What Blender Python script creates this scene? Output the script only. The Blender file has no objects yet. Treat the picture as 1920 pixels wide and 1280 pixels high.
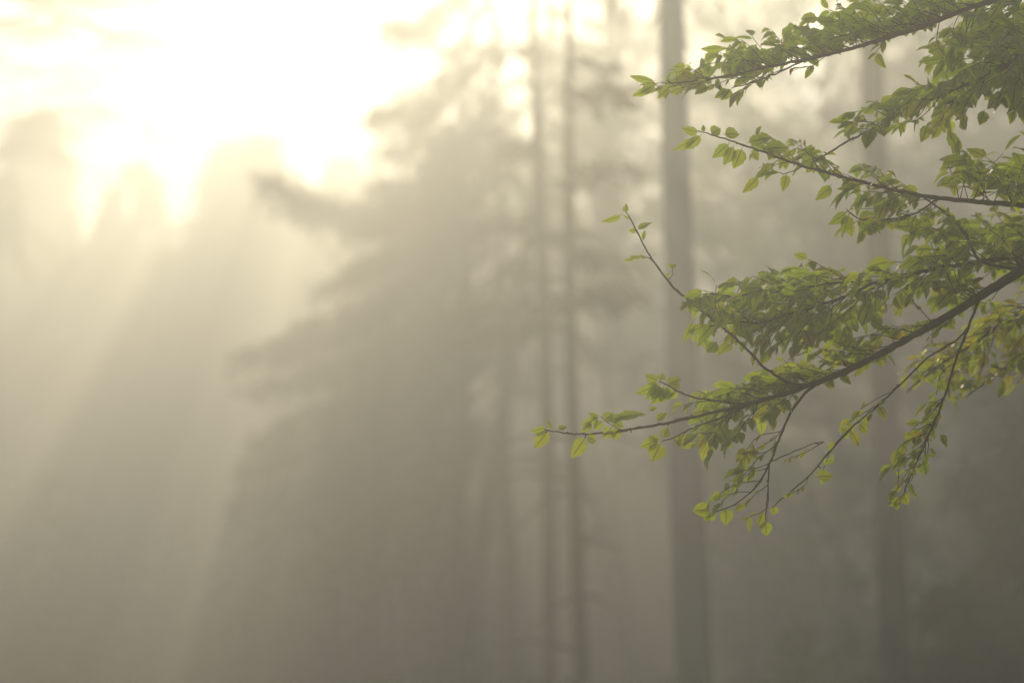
import bpy, math, random
import numpy as np
from mathutils import Vector

rng = np.random.default_rng(7)
random.seed(7)
scene = bpy.context.scene
COL = scene.collection

# ------------------------------------------------------------------ camera
LENS, SENSOR = 85.0, 36.0
F = 1920.0 * LENS / SENSOR
PITCH = math.radians(12.0)
CAM = np.array([0.0, 0.0, 1.7])
RIGHT = np.array([1.0, 0.0, 0.0])
UP = np.array([0.0, -math.sin(PITCH), math.cos(PITCH)])
FWD = np.array([0.0, math.cos(PITCH), math.sin(PITCH)])


def ray(px, py):
    return RIGHT * ((px - 960.0) / F) + UP * ((640.0 - py) / F) + FWD


def P(px, py, D):
    """point at depth D (metres along the view axis)"""
    return CAM + ray(px, py) * D


def PY(px, py, Y):
    """point on the plane y = Y"""
    d = ray(px, py)
    return CAM + d * (Y / d[1])


cd = bpy.data.cameras.new('camera')
cam = bpy.data.objects.new('camera', cd)
COL.objects.link(cam)
cam.location = CAM
cam.rotation_euler = (math.pi / 2 + PITCH, 0, 0)
cd.lens = LENS
cd.sensor_width = SENSOR
cd.clip_start = 0.05
cd.clip_end = 2000
cd.dof.use_dof = True
cd.dof.focus_distance = 5.42
cd.dof.aperture_fstop = 2.0
scene.camera = cam

# ------------------------------------------------------------------ helpers


def norm(a):
    a = np.asarray(a, float)
    return a / np.maximum(np.linalg.norm(a, axis=-1, keepdims=True), 1e-9)


class MB:
    """collects verts / faces (+ uv and tint per vertex)"""

    def __init__(self):
        self.v, self.f, self.uv, self.t = [], [], [], []
        self.n = 0

    def add(self, v, f, uv=None, tint=None):
        v = np.asarray(v, float)
        f = np.asarray(f, int)
        self.v.append(v)
        self.f.append(f + self.n)
        self.uv.append(np.zeros((len(v), 2)) if uv is None else np.asarray(uv, float))
        self.t.append(np.zeros(len(v)) if tint is None else np.broadcast_to(np.asarray(tint, float), (len(v),)))
        self.n += len(v)

    def build(self, name, mat, parent=None, base=None, smooth=True):
        me = bpy.data.meshes.new(name)
        v = np.concatenate(self.v)
        f = np.concatenate(self.f)
        if base is None:
            base = BASE.get(parent.name) if parent is not None else None
        if base is not None:
            v = v - np.asarray(base)
        k = f.shape[1]
        me.vertices.add(len(v))
        me.vertices.foreach_set('co', v.astype(np.float32).ravel())
        me.loops.add(f.size)
        me.loops.foreach_set('vertex_index', f.astype(np.int32).ravel())
        me.polygons.add(len(f))
        me.polygons.foreach_set('loop_start', np.arange(0, f.size, k, dtype=np.int32))
        me.polygons.foreach_set('use_smooth', np.full(len(f), smooth))
        me.update(calc_edges=True)
        uv = np.concatenate(self.uv)
        l = me.uv_layers.new(name='UVMap')
        l.data.foreach_set('uv', uv[f.ravel()].astype(np.float32).ravel())
        at = me.attributes.new('tint', 'FLOAT', 'POINT')
        at.data.foreach_set('value', np.concatenate(self.t).astype(np.float32))
        me.validate()
        me.materials.append(mat)
        o = bpy.data.objects.new(name, me)
        COL.objects.link(o)
        if parent is not None:
            o.parent = parent
            BASE[o.name] = base
        return o


BASE = {}
GROUPS = {'tall_tree': 'tall bare grey trunks', 'slender_tree': 'slender dark trunks in the middle',
          'distant_tree': 'trees fading into the mist', 'dark_conifer': 'dim conifers low on the right'}


def thing(name, label, cat, loc, group=None):
    o = bpy.data.objects.new(name, None)
    o.empty_display_size = 0.3
    COL.objects.link(o)
    o.location = loc
    o['label'] = label
    o['category'] = cat
    group = group or GROUPS.get(name)
    if group:
        o['group'] = group
    BASE[o.name] = np.asarray(loc, float)
    return o


def catmull(pts, n):
    """resample rows of pts (any columns) by a Catmull-Rom spline, n rows out"""
    p = np.asarray(pts, float)
    if len(p) == 2:
        s = np.linspace(0, 1, n)[:, None]
        return p[0] * (1 - s) + p[1] * s
    q = np.vstack([2 * p[0] - p[1], p, 2 * p[-1] - p[-2]])
    seg = np.linalg.norm(np.diff(p[:, :3] if p.shape[1] >= 3 else p, axis=0), axis=1)
    cum = np.concatenate([[0], np.cumsum(seg)])
    out = []
    for s in np.linspace(0, cum[-1], n):
        i = min(int(np.searchsorted(cum, s, side='right') - 1), len(p) - 2)
        t = (s - cum[i]) / max(seg[i], 1e-9)
        a, b, c, d = q[i], q[i + 1], q[i + 2], q[i + 3]
        out.append(0.5 * ((2 * b) + (-a + c) * t + (2 * a - 5 * b + 4 * c - d) * t * t + (-a + 3 * b - 3 * c + d) * t ** 3))
    return np.array(out)


def tube(mb, pts, rad, sides=8, lump=0.0):
    pts = np.asarray(pts, float)
    rad = np.asarray(rad, float)
    n = len(pts)
    T = norm(np.gradient(pts, axis=0))
    ref = np.array([0.3, 0.9, 0.31]) if abs(T[0] @ np.array([0.3, 0.9, 0.31])) < 0.9 else np.array([1.0, 0, 0])
    A = norm(np.cross(T, ref))
    B = np.cross(T, A)
    th = np.linspace(0, 2 * math.pi, sides, endpoint=False)
    R = rad[:, None] * (1 + lump * rng.normal(size=(n, sides))) if lump else np.repeat(rad[:, None], sides, 1)
    ring = pts[:, None, :] + R[:, :, None] * (np.cos(th)[None, :, None] * A[:, None, :] + np.sin(th)[None, :, None] * B[:, None, :])
    v = ring.reshape(-1, 3)
    i = np.arange(n - 1)[:, None] * sides
    j = np.arange(sides)[None, :]
    j2 = (j + 1) % sides
    f = np.stack([i + j, i + j2, i + sides + j2, i + sides + j], -1).reshape(-1, 4)
    uv = np.stack([np.tile(th / 6.2832, n), np.repeat(np.linspace(0, 1, n), sides)], 1)
    # closed end at the tip: collapse into a small point
    mb.add(v, f, uv)


# ------------------------------------------------------------------ materials


def new_mat(name):
    m = bpy.data.materials.new(name)
    m.use_nodes = True
    nt = m.node_tree
    nt.nodes.clear()
    out = nt.nodes.new('ShaderNodeOutputMaterial')
    return m, nt, out


def mat_bark(name, c1, c2, scale, stretch=(1, 1, 0.25), bump=0.4, moss=None):
    m, nt, out = new_mat(name)
    N, L = nt.nodes.new, nt.links.new
    tc = N('ShaderNodeTexCoord')
    mp = N('ShaderNodeMapping')
    mp.inputs['Scale'].default_value = stretch
    L(tc.outputs['Object'], mp.inputs['Vector'])
    no = N('ShaderNodeTexNoise')
    no.inputs['Scale'].default_value = scale
    no.inputs['Detail'].default_value = 6
    L(mp.outputs['Vector'], no.inputs['Vector'])
    cr = N('ShaderNodeValToRGB')
    cr.color_ramp.elements[0].position = 0.32
    cr.color_ramp.elements[0].color = (*c1, 1)
    cr.color_ramp.elements[1].position = 0.7
    cr.color_ramp.elements[1].color = (*c2, 1)
    L(no.outputs['Fac'], cr.inputs['Fac'])
    col = cr.outputs['Color']
    if moss:
        n2 = N('ShaderNodeTexNoise')
        n2.inputs['Scale'].default_value = scale * 0.22
        n2.inputs['Detail'].default_value = 5
        L(tc.outputs['Object'], n2.inputs['Vector'])
        r2 = N('ShaderNodeValToRGB')
        r2.color_ramp.elements[0].position = 0.5
        r2.color_ramp.elements[1].position = 0.68
        L(n2.outputs['Fac'], r2.inputs['Fac'])
        mx = N('ShaderNodeMix')
        mx.data_type = 'RGBA'
        L(r2.outputs['Color'], mx.inputs['Factor'])
        L(col, mx.inputs[6])
        mx.inputs[7].default_value = (*moss, 1)
        col = mx.outputs[2]
    bs = N('ShaderNodeBsdfPrincipled')
    bs.inputs['Roughness'].default_value = 0.8
    bs.inputs['Specular IOR Level'].default_value = 0.25
    L(col, bs.inputs['Base Color'])
    bp = N('ShaderNodeBump')
    bp.inputs['Strength'].default_value = bump
    bp.inputs['Distance'].default_value = 0.02
    L(no.outputs['Fac'], bp.inputs['Height'])
    L(bp.outputs['Normal'], bs.inputs['Normal'])
    L(bs.outputs['BSDF'], out.inputs['Surface'])
    return m


def mat_leaf(name, cols, trans, tcol, rough=0.38, spec=0.5, tfac=0.45, veins=True):
    m, nt, out = new_mat(name)
    N, L = nt.nodes.new, nt.links.new
    at = N('ShaderNodeAttribute')
    at.attribute_name = 'tint'
    cr = N('ShaderNodeValToRGB')
    while len(cr.color_ramp.elements) < len(cols):
        cr.color_ramp.elements.new(0.5)
    for i, (p, c) in enumerate(cols):
        cr.color_ramp.elements[i].position = p
        cr.color_ramp.elements[i].color = (*c, 1)
    L(at.outputs['Fac'], cr.inputs['Fac'])
    ct = N('ShaderNodeValToRGB')
    while len(ct.color_ramp.elements) < len(tcol):
        ct.color_ramp.elements.new(0.5)
    for i, (p, c) in enumerate(tcol):
        ct.color_ramp.elements[i].position = p
        ct.color_ramp.elements[i].color = (*c, 1)
    L(at.outputs['Fac'], ct.inputs['Fac'])
    c1, c2 = cr.outputs['Color'], ct.outputs['Color']
    bs = N('ShaderNodeBsdfPrincipled')
    bs.inputs['Roughness'].default_value = rough
    bs.inputs['Specular IOR Level'].default_value = spec
    if veins:
        uv = N('ShaderNodeUVMap')
        sp = N('ShaderNodeSeparateXYZ')
        L(uv.outputs['UV'], sp.inputs['Vector'])
        ab = N('ShaderNodeMath'); ab.operation = 'ABSOLUTE'
        L(sp.outputs['X'], ab.inputs[0])
        # side veins run forward from the midrib
        a = N('ShaderNodeMath'); a.operation = 'MULTIPLY'; a.inputs[1].default_value = 0.22
        L(ab.outputs[0], a.inputs[0])
        b = N('ShaderNodeMath'); b.operation = 'SUBTRACT'
        L(sp.outputs['Y'], b.inputs[0]); L(a.outputs[0], b.inputs[1])
        c = N('ShaderNodeMath'); c.operation = 'MULTIPLY'; c.inputs[1].default_value = 50.0
        L(b.outputs[0], c.inputs[0])
        s = N('ShaderNodeMath'); s.operation = 'SINE'
        L(c.outputs[0], s.inputs[0])
        vr = N('ShaderNodeMapRange')
        vr.inputs[1].default_value = 0.7; vr.inputs[2].default_value = 1.0
        vr.inputs[3].default_value = 0.0; vr.inputs[4].default_value = 0.35
        L(s.outputs[0], vr.inputs[0])
        mr = N('ShaderNodeMapRange')
        mr.inputs[1].default_value = 0.04; mr.inputs[2].default_value = 0.14
        mr.inputs[3].default_value = 0.75; mr.inputs[4].default_value = 0.0
        L(ab.outputs[0], mr.inputs[0])
        mxm = N('ShaderNodeMath'); mxm.operation = 'MAXIMUM'
        L(vr.outputs[0], mxm.inputs[0]); L(mr.outputs[0], mxm.inputs[1])
        for k, src in ((0, c1), (1, c2)):
            mx = N('ShaderNodeMix'); mx.data_type = 'RGBA'
            L(mxm.outputs[0], mx.inputs['Factor'])
            L(src, mx.inputs[6])
            mx.inputs[7].default_value = (0.075, 0.085, 0.03, 1) if k == 0 else (0.06, 0.07, 0.015, 1)
            if k == 0:
                c1 = mx.outputs[2]
            else:
                c2 = mx.outputs[2]
        bp = N('ShaderNodeBump'); bp.inputs['Strength'].default_value = 0.35; bp.inputs['Distance'].default_value = 0.001
        L(s.outputs[0], bp.inputs['Height'])
        L(bp.outputs['Normal'], bs.inputs['Normal'])
    L(c1, bs.inputs['Base Color'])
    tr = N('ShaderNodeBsdfTranslucent')
    L(c2, tr.inputs['Color'])
    mix = N('ShaderNodeMixShader')
    mix.inputs[0].default_value = tfac
    L(bs.outputs['BSDF'], mix.inputs[1])
    L(tr.outputs['BSDF'], mix.inputs[2])
    L(mix.outputs[0], out.inputs['Surface'])
    return m


M_TWIG = mat_bark('beech_twig_bark', (0.022, 0.018, 0.016), (0.055, 0.045, 0.038), 60, bump=0.3)
M_BARK = mat_bark('grey_bark', (0.075, 0.086, 0.094), (0.175, 0.195, 0.212), 9, moss=(0.07, 0.085, 0.045))
M_GREYBARK = mat_bark('dark_grey_bark', (0.022, 0.023, 0.026), (0.06, 0.062, 0.068), 9, moss=(0.04, 0.05, 0.03))
M_DARKBARK = mat_bark('dark_conifer_bark', (0.03, 0.026, 0.022), (0.09, 0.075, 0.06), 12, moss=(0.05, 0.06, 0.03))
M_LEAF = mat_leaf('beech_leaf',
                  [(0.0, (0.09, 0.135, 0.010)), (0.55, (0.18, 0.235, 0.014)), (0.9, (0.26, 0.25, 0.014)), (1.0, (0.32, 0.24, 0.015))],
                  None,
                  [(0.0, (0.50, 0.66, 0.012)), (0.55, (0.70, 0.84, 0.016)), (0.9, (0.82, 0.80, 0.015)), (1.0, (0.8, 0.64, 0.02))], rough=0.42, spec=0.45, tfac=0.6)
M_FAR = mat_leaf('far_leaf', [(0.0, (0.03, 0.045, 0.016)), (1.0, (0.09, 0.11, 0.03))], None,
                 [(0.0, (0.06, 0.09, 0.02)), (1.0, (0.16, 0.2, 0.035))], rough=0.6, spec=0.2, tfac=0.35, veins=False)
M_FRESH = mat_leaf('fresh_far_leaf', [(0.0, (0.06, 0.1, 0.02)), (1.0, (0.12, 0.17, 0.03))], None,
                   [(0.0, (0.14, 0.24, 0.03)), (1.0, (0.28, 0.42, 0.05))], rough=0.6, spec=0.2, tfac=0.5, veins=False)
M_NEEDLE = mat_leaf('conifer_needles', [(0.0, (0.018, 0.028, 0.014)), (1.0, (0.055, 0.07, 0.028))], None,
                    [(0.0, (0.03, 0.045, 0.012)), (1.0, (0.08, 0.1, 0.025))], rough=0.6, spec=0.2, tfac=0.2, veins=False)

# ------------------------------------------------------------------ world, sun
SUN_PX = (775, -400)
sd = norm(ray(*SUN_PX))                     # direction towards the sun
sun_el = math.asin(sd[2])
sun_az = math.atan2(sd[0], sd[1])           # from +Y towards +X
w = bpy.data.worlds.new('World')
scene.world = w
w.use_nodes = True
nt = w.node_tree
bg = nt.nodes['Background']
sky = nt.nodes.new('ShaderNodeTexSky')
sky.sky_type = 'NISHITA'
sky.sun_disc = False
sky.sun_elevation = sun_el
sky.sun_rotation = sun_az
sky.dust_density = 1.0
nt.links.new(sky.outputs['Color'], bg.inputs['Color'])
bg.inputs['Strength'].default_value = 0.15
ld = bpy.data.lights.new('sun', 'SUN')
ld.energy = 4.0
ld.angle = math.radians(0.5)
ld.color = (1.0, 0.832, 0.555)
sun = bpy.data.objects.new('sun', ld)
COL.objects.link(sun)
sun.rotation_euler = Vector(-sd).to_track_quat('-Z', 'Y').to_euler()
sun.location = (0, 0, 60)

# ------------------------------------------------------------------ haze
HAZE_TOP = 27.5
HAZE = 0.039
ANISO = 0.68
EXPOSURE = 1.03


def box_mesh(name, lo, hi):
    x0, y0, z0 = lo
    x1, y1, z1 = hi
    v = [(x0, y0, z0), (x1, y0, z0), (x1, y1, z0), (x0, y1, z0), (x0, y0, z1), (x1, y0, z1), (x1, y1, z1), (x0, y1, z1)]
    f = [(3, 2, 1, 0), (4, 5, 6, 7), (0, 1, 5, 4), (1, 2, 6, 5), (2, 3, 7, 6), (3, 0, 4, 7)]
    me = bpy.data.meshes.new(name)
    me.from_pydata(v, [], f)
    o = bpy.data.objects.new(name, me)
    COL.objects.link(o)
    return o


hz = box_mesh('haze', (-215, -65, -3.5), (215, 365, HAZE_TOP))
hz['kind'] = 'stuff'
hz['label'] = 'pale golden morning mist filling the whole forest'
hz['category'] = 'mist'
m, nt_, out_ = new_mat('mist')
pv = nt_.nodes.new('ShaderNodeVolumePrincipled')
pv.inputs['Color'].default_value = (0.932, 0.963, 0.922, 1)
pv.inputs['Density'].default_value = HAZE
pv.inputs['Anisotropy'].default_value = ANISO
nt_.links.new(pv.outputs['Volume'], out_.inputs['Volume'])
hz.data.materials.append(m)

# ------------------------------------------------------------------ ground
gx = np.linspace(-210, 210, 106)
gy = np.linspace(-60, 360, 106)


def ground_z(x, y):
    x = np.asarray(x, float); y = np.asarray(y, float)
    r = np.clip(np.hypot(x, y) / 12.0, 0, 1)
    return r * (0.35 * np.sin(x * 0.11 + 1.0) * np.cos(y * 0.09) + 0.2 * np.sin(x * 0.31) * np.sin(y * 0.27 + 2) - 0.3)


X, Y = np.meshgrid(gx, gy)
gv = np.stack([X, Y, ground_z(X, Y)], -1).reshape(-1, 3)
i = np.arange(105)[:, None] * 106 + np.arange(105)[None, :]
gf = np.stack([i, i + 1, i + 107, i + 106], -1).reshape(-1, 4)
gm = MB(); gm.add(gv, gf)
m_g, nt_, out_ = new_mat('leaf_litter')
N, L = nt_.nodes.new, nt_.links.new
tc = N('ShaderNodeTexCoord')
n1 = N('ShaderNodeTexNoise'); n1.inputs['Scale'].default_value = 6; n1.inputs['Detail'].default_value = 8
n2 = N('ShaderNodeTexVoronoi'); n2.inputs['Scale'].default_value = 14
L(tc.outputs['Object'], n1.inputs['Vector']); L(tc.outputs['Object'], n2.inputs['Vector'])
cr = N('ShaderNodeValToRGB')
cr.color_ramp.elements[0].position = 0.35; cr.color_ramp.elements[0].color = (0.03, 0.035, 0.014, 1)
cr.color_ramp.elements[1].position = 0.65; cr.color_ramp.elements[1].color = (0.12, 0.075, 0.035, 1)
L(n1.outputs['Fac'], cr.inputs['Fac'])
bs = N('ShaderNodeBsdfPrincipled'); bs.inputs['Roughness'].default_value = 0.9
bp = N('ShaderNodeBump'); bp.inputs['Strength'].default_value = 0.6
L(n2.outputs['Distance'], bp.inputs['Height']); L(bp.outputs['Normal'], bs.inputs['Normal'])
L(cr.outputs['Color'], bs.inputs['Base Color']); L(bs.outputs['BSDF'], out_.inputs['Surface'])
g = gm.build('forest_floor', m_g)
g['kind'] = 'structure'

# ------------------------------------------------------------------ foliage of the far trees


def scatter_faces(mb, c, axis, ln, wd, tint):
    """one small pointed leaf-like quad (a kite) at each centre c"""
    n = len(c)
    axis = norm(axis)
    nrm = norm(np.cross(axis, rng.normal(size=(n, 3))))
    side = np.cross(axis, nrm)
    ln = np.broadcast_to(ln, (n,))[:, None]
    wd = np.broadcast_to(wd, (n,))[:, None]
    a = c - axis * ln * 0.5
    b = c + side * wd * 0.5 - axis * ln * 0.05 + nrm * wd * 0.12
    d = c + axis * ln * 0.5
    e = c - side * wd * 0.5 - axis * ln * 0.05 + nrm * wd * 0.12
    v = np.stack([a, b, d, e], 1).reshape(-1, 3)
    f = np.arange(4 * n).reshape(-1, 4)
    mb.add(v, f, None, np.repeat(np.broadcast_to(tint, (n,)), 4))


def conifer_bough(wood, leaf, pts, r0, n, width=0.5, hang=0.35, tint0=0.4, size=1.0):
    """a drooping bough: pts from the trunk to the tip, twigs hanging along it"""
    k = 10
    p = catmull(pts, k)
    tube(wood, p, np.linspace(r0, r0 * 0.15, k), 5)
    d = norm(np.gradient(p, axis=0))
    s = rng.beta(1.6, 1.15, n)
    s = 0.08 + 0.92 * s
    idx = s * (k - 1)
    i0 = np.clip(idx.astype(int), 0, k - 2)
    fr = (idx - i0)[:, None]
    c = p[i0] * (1 - fr) + p[i0 + 1] * fr
    t = d[i0]
    lat = norm(np.cross(t, [0, 0, 1.0]))
    # twigs as clumps: lateral position quantised to strands
    strand = rng.integers(0, 16, n)
    off = (rng.normal(size=(16,)) * 0.6)[strand] + rng.normal(size=n) * 0.15
    wl = width * (0.25 + 0.9 * np.sin(np.pi * np.clip(s * 0.9 + 0.05, 0, 1)))
    c = c + lat * (off * wl)[:, None]
    c = c + t * rng.normal(size=(n, 1)) * 0.08
    hg = rng.random(n) ** 1.6 * hang * (0.5 + np.abs(off))
    c[:, 2] -= hg
    c += rng.normal(size=(n, 3)) * 0.04
    ax = lat * np.sign(off)[:, None] * 0.7 + t * 0.7 + np.array([0, 0, -0.7]) * (0.3 + rng.random((n, 1))) + rng.normal(size=(n, 3)) * 0.35
    scatter_faces(leaf, c, ax, (0.16 + 0.12 * rng.random(n)) * size, (0.035 + 0.03 * rng.random(n)) * size, np.clip(tint0 + rng.normal(size=n) * 0.25, 0, 1))


def blob_crown(wood, leaf, start_pts, blobs, per, rb, size=0.11, tint0=0.5, flat=0.6):
    """limbs from the trunk to every blob centre, leaves spread through each blob"""
    for (c, r) in blobs:
        c = np.asarray(c, float)
        j = np.argmin(np.linalg.norm(start_pts - (c - np.array([0, 0, 1.2])), axis=1))
        a = start_pts[j]
        mid = (a + c) / 2 + np.array([0, 0, -0.15 * np.linalg.norm(c - a)]) + rng.normal(size=3) * 0.12
        q = catmull([a, mid, c], 7)
        l = np.linalg.norm(c - a)
        tube(wood, q, np.linspace(0.012 * l + 0.02, 0.008, 7), 5)
        n = int(per * r * r / (rb * rb))
        # sub clumps inside the blob, leaves round each: leaves gaps
        m = max(5, n // 28)
        sc_ = rng.normal(size=(m, 3)) * np.array([0.55, 0.55, 0.55 * flat]) * r + c
        which = rng.integers(0, m, n)
        lc = sc_[which] + rng.normal(size=(n, 3)) * np.array([0.2, 0.2, 0.12]) * min(r, 1.4)
        ax = rng.normal(size=(n, 3)) + np.array([0, 0, -0.5])
        scatter_faces(leaf, lc, ax, size * (0.7 + 0.6 * rng.random(n)), size * (0.45 + 0.3 * rng.random(n)),
                      np.clip(tint0 + (rng.normal(size=m) * 0.2)[which] + rng.normal(size=n) * 0.12, 0, 1))


def trunk_line(p_top, p_bot, ztop, n=14, wob=0.03):
    """straight line through two points from the ground to height ztop"""
    a, b = np.asarray(p_bot, float), np.asarray(p_top, float)
    d = (b - a) / (b[2] - a[2])
    gz = float(ground_z(a[0] - d[0] * a[2], a[1]))
    z = np.linspace(gz - 0.15, ztop, n)
    pts = a + d * (z - a[2])[:, None]
    w_ = rng.normal(size=(n, 2)) * wob
    w_[0] = 0
    pts[:, :2] += w_
    base = pts[0].copy(); base[2] = gz
    return pts, base


def trunk_radius(n, r0, r1, flare=0.5):
    s = np.linspace(0, 1, n)
    r = r0 * (1 - s) + r1 * s
    return r * (1 + flare * np.exp(-s * 14))


def rad_at(px_w, pt):
    D = (pt - CAM) @ FWD
    return 0.5 * px_w * D / F


def bole_tree(name, label, cat, top, bot, Y, wtop, wbot, ztop, mat=M_BARK, crown=None, group=None, leafmat=M_FAR, wob=0.03, stubs=0, lump=0.02, boughs=(), bmat=None):
    pt, pb = PY(*top, Y), PY(*bot, Y)
    n = 26
    pts, base = trunk_line(pt, pb, ztop, n, 0.0)
    ss = np.linspace(0, 1, n)
    pts[:, 0] += wob * (np.sin(ss * 9 + Y) - math.sin(Y)) * 0.7
    rt, rb = rad_at(wtop, pt), rad_at(wbot, pb)
    zz = pts[:, 2]
    sl = (rt - rb) / (pt[2] - pb[2])
    r = rb + sl * (zz - pb[2])
    r = np.maximum(r, 0.025)
    r[-6:] *= np.linspace(0.9, 0.35, 6)
    r *= 1 + 0.45 * np.exp(-np.maximum(zz - zz[0], 0) / 0.6)
    t = thing(name, label, cat, base, group)
    mb = MB()
    tube(mb, catmull(np.c_[pts, r], 60)[:, :3], catmull(np.c_[pts, r], 60)[:, 3], 14, lump)
    for _ in range(stubs):
        i = random.randint(5, n - 6)
        a = random.uniform(0, 6.28)
        d = np.array([math.cos(a), math.sin(a), random.uniform(-0.35, 0.2)])
        l = random.uniform(0.25, 0.9)
        q = [pts[i], pts[i] + d * l * 0.5 + [0, 0, 0.03], pts[i] + d * l + [0, 0, -0.12 * l]]
        tube(mb, catmull(q, 6), np.linspace(r[i] * 0.28 + 0.006, 0.005, 6), 5)
    if boughs:
        lf = MB()
        for (sy, tipx, tipy, am) in boughs:
            x0 = top[0] + (bot[0] - top[0]) * (sy - top[1]) / (bot[1] - top[1])
            q = [PY(x0, sy, Y), PY((x0 + tipx) / 2, (sy + tipy) / 2 - 3, Y + 0.15), PY(tipx, tipy, Y + 0.3 * random.uniform(-1, 1))]
            conifer_bough(mb, lf, q, 0.02, int(95 * am), width=0.26, hang=0.06, tint0=0.4)
        lf.build('needles', M_NEEDLE, t)
    if crown:
        crown(t, pts, r, mb)
    mb.build('trunk', mat, t)
    return t, pts


def round_crown(z0, z1, rx, nb, per, rb=0.9, mat=M_FAR, shift=(0, 0), size=0.12, tint0=0.5):
    def fn(t, pts, r, wood):
        leaf = MB()
        zc, hz_ = (z0 + z1) / 2, (z1 - z0) / 2
        blobs = []
        i = int(np.argmin(np.abs(pts[:, 2] - zc)))
        cx, cy = pts[i, 0] + shift[0], pts[i, 1] + shift[1]
        while len(blobs) < nb:
            u = rng.normal(size=3); u /= np.linalg.norm(u)
            k = rng.random() ** 0.45
            q = np.array([cx, cy, zc]) + u * k * np.array([rx, rx, hz_])
            if q[2] + rb > HAZE_TOP - 0.6:
                continue
            blobs.append((q, rb * (0.7 + 0.6 * rng.random())))
        st = pts[(pts[:, 2] > z0 - 3)]
        blob_crown(wood, leaf, st, blobs, per, rb, size, tint0)
        leaf.build('crown', mat, t)
    return fn


def spruce_crown(z0, z1, rbase, nb, per, mat=M_NEEDLE, side=None, droop=0.35, tint0=0.4, size=1.0):
    def fn(t, pts, r, wood):
        leaf = MB()
        for k in range(nb):
            s = (k + rng.random()) / nb
            z = z0 + (z1 - z0) * s
            i = int(np.argmin(np.abs(pts[:, 2] - z)))
            a = pts[i].copy(); a[2] = z
            l = rbase * (1 - s) ** 0.75 * (0.75 + 0.4 * rng.random()) + 0.3
            az = k * 2.4 + rng.normal() * 0.4
            if side is not None and rng.random() < 0.4:
                az = side + rng.normal() * 0.7
            h = np.array([math.cos(az), math.sin(az), 0])
            dr = droop * (0.7 + 0.6 * rng.random())
            q = [a, a + h * l * 0.4 + [0, 0, -0.05 * l], a + h * l * 0.8 + [0, 0, -dr * l * 0.85], a + h * l + [0, 0, -dr * l * 0.8]]
            conifer_bough(wood, leaf, q, 0.012 * l + 0.012, int(per * (0.35 + l / rbase)), width=0.22 * l + 0.1, hang=0.12 * l + 0.12, tint0=tint0, size=size)
        leaf.build('crown', mat, t)
    return fn


# ---- the tall grey boles
bole_tree('tall_tree', 'thick straight pale grey trunk behind the left tips of the leafy branch', 'tree',
          (1257, 0), (1309, 1280), 16, 48, 73, 25.5,
          crown=round_crown(12.0, 19.5, 2.6, 36, 240, 0.9, shift=(1.6, -0.5)), stubs=0, wob=0.05)
bole_tree('tall_tree', 'dark tall trunk half hidden behind the dense green leaves on the right', 'tree',
          (1619, 0), (1684, 1280), 16.5, 42, 60, 25.0,
          mat=M_GREYBARK, crown=round_crown(11.0, 20.0, 3.2, 54, 240, 0.9, shift=(1.0, 0)), wob=0.05)

# ---- slender trunks in the middle
bole_tree('slender_tree', 'slender hazy trunk with bare level twigs, left of the nearly identical darker one', 'tree',
          (1004, 0), (1032, 1280), 22, 17, 27, 11.2, mat=M_DARKBARK,
          crown=spruce_crown(10.0, 12.5, 1.0, 4, 20), wob=0.035, stubs=22,
          boughs=[(425, 912, 422, 1.0), (440, 1052, 452, 0.6), (574, 838, 588, 1.3), (566, 1075, 560, 0.7), (622, 850, 636, 1.0), (500, 940, 512, 0.4), (90, 930, 100, 0.4), (270, 940, 285, 0.5)])
bole_tree('slender_tree', 'slender darker trunk with bare level twigs, standing just left of the thick pale trunk', 'tree',
          (1060, 0), (1082, 1280), 18, 15, 29, 9.6, mat=M_DARKBARK,
          crown=spruce_crown(8.6, 10.5, 0.9, 4, 20), wob=0.03, stubs=26,
          boughs=[(470, 1150, 492, 0.6), (560, 1190, 552, 0.8), (330, 1180, 322, 0.5), (185, 1185, 180, 0.8), (120, 1160, 132, 0.3)])
bole_tree('leaning_tree', 'blurred dark trunk leaning right, low in the middle of the mist', 'tree',
          (985, 500), (878, 1280), 33, 26, 40, 14.0, mat=M_DARKBARK,
          crown=spruce_crown(8.6, 13.6, 1.5, 24, 80), wob=0.1)
bole_tree('distant_tree', 'blurred upright trunk low in the mist, just left of the leaning one', 'tree',
          (872, 600), (846, 1280), 34, 24, 38, 14.0, mat=M_DARKBARK,
          crown=spruce_crown(9.0, 13.6, 1.4, 20, 80), wob=0.1)
bole_tree('distant_tree', 'faint thin trunk far back in mist between two nearer trunks', 'tree',
          (1146, 0), (1186, 1280), 45, 20, 30, 24.0,
          crown=round_crown(12.0, 20.5, 2.2, 70, 60, 0.5), wob=0.15)

# ---- big drooping conifer in the middle


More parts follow.
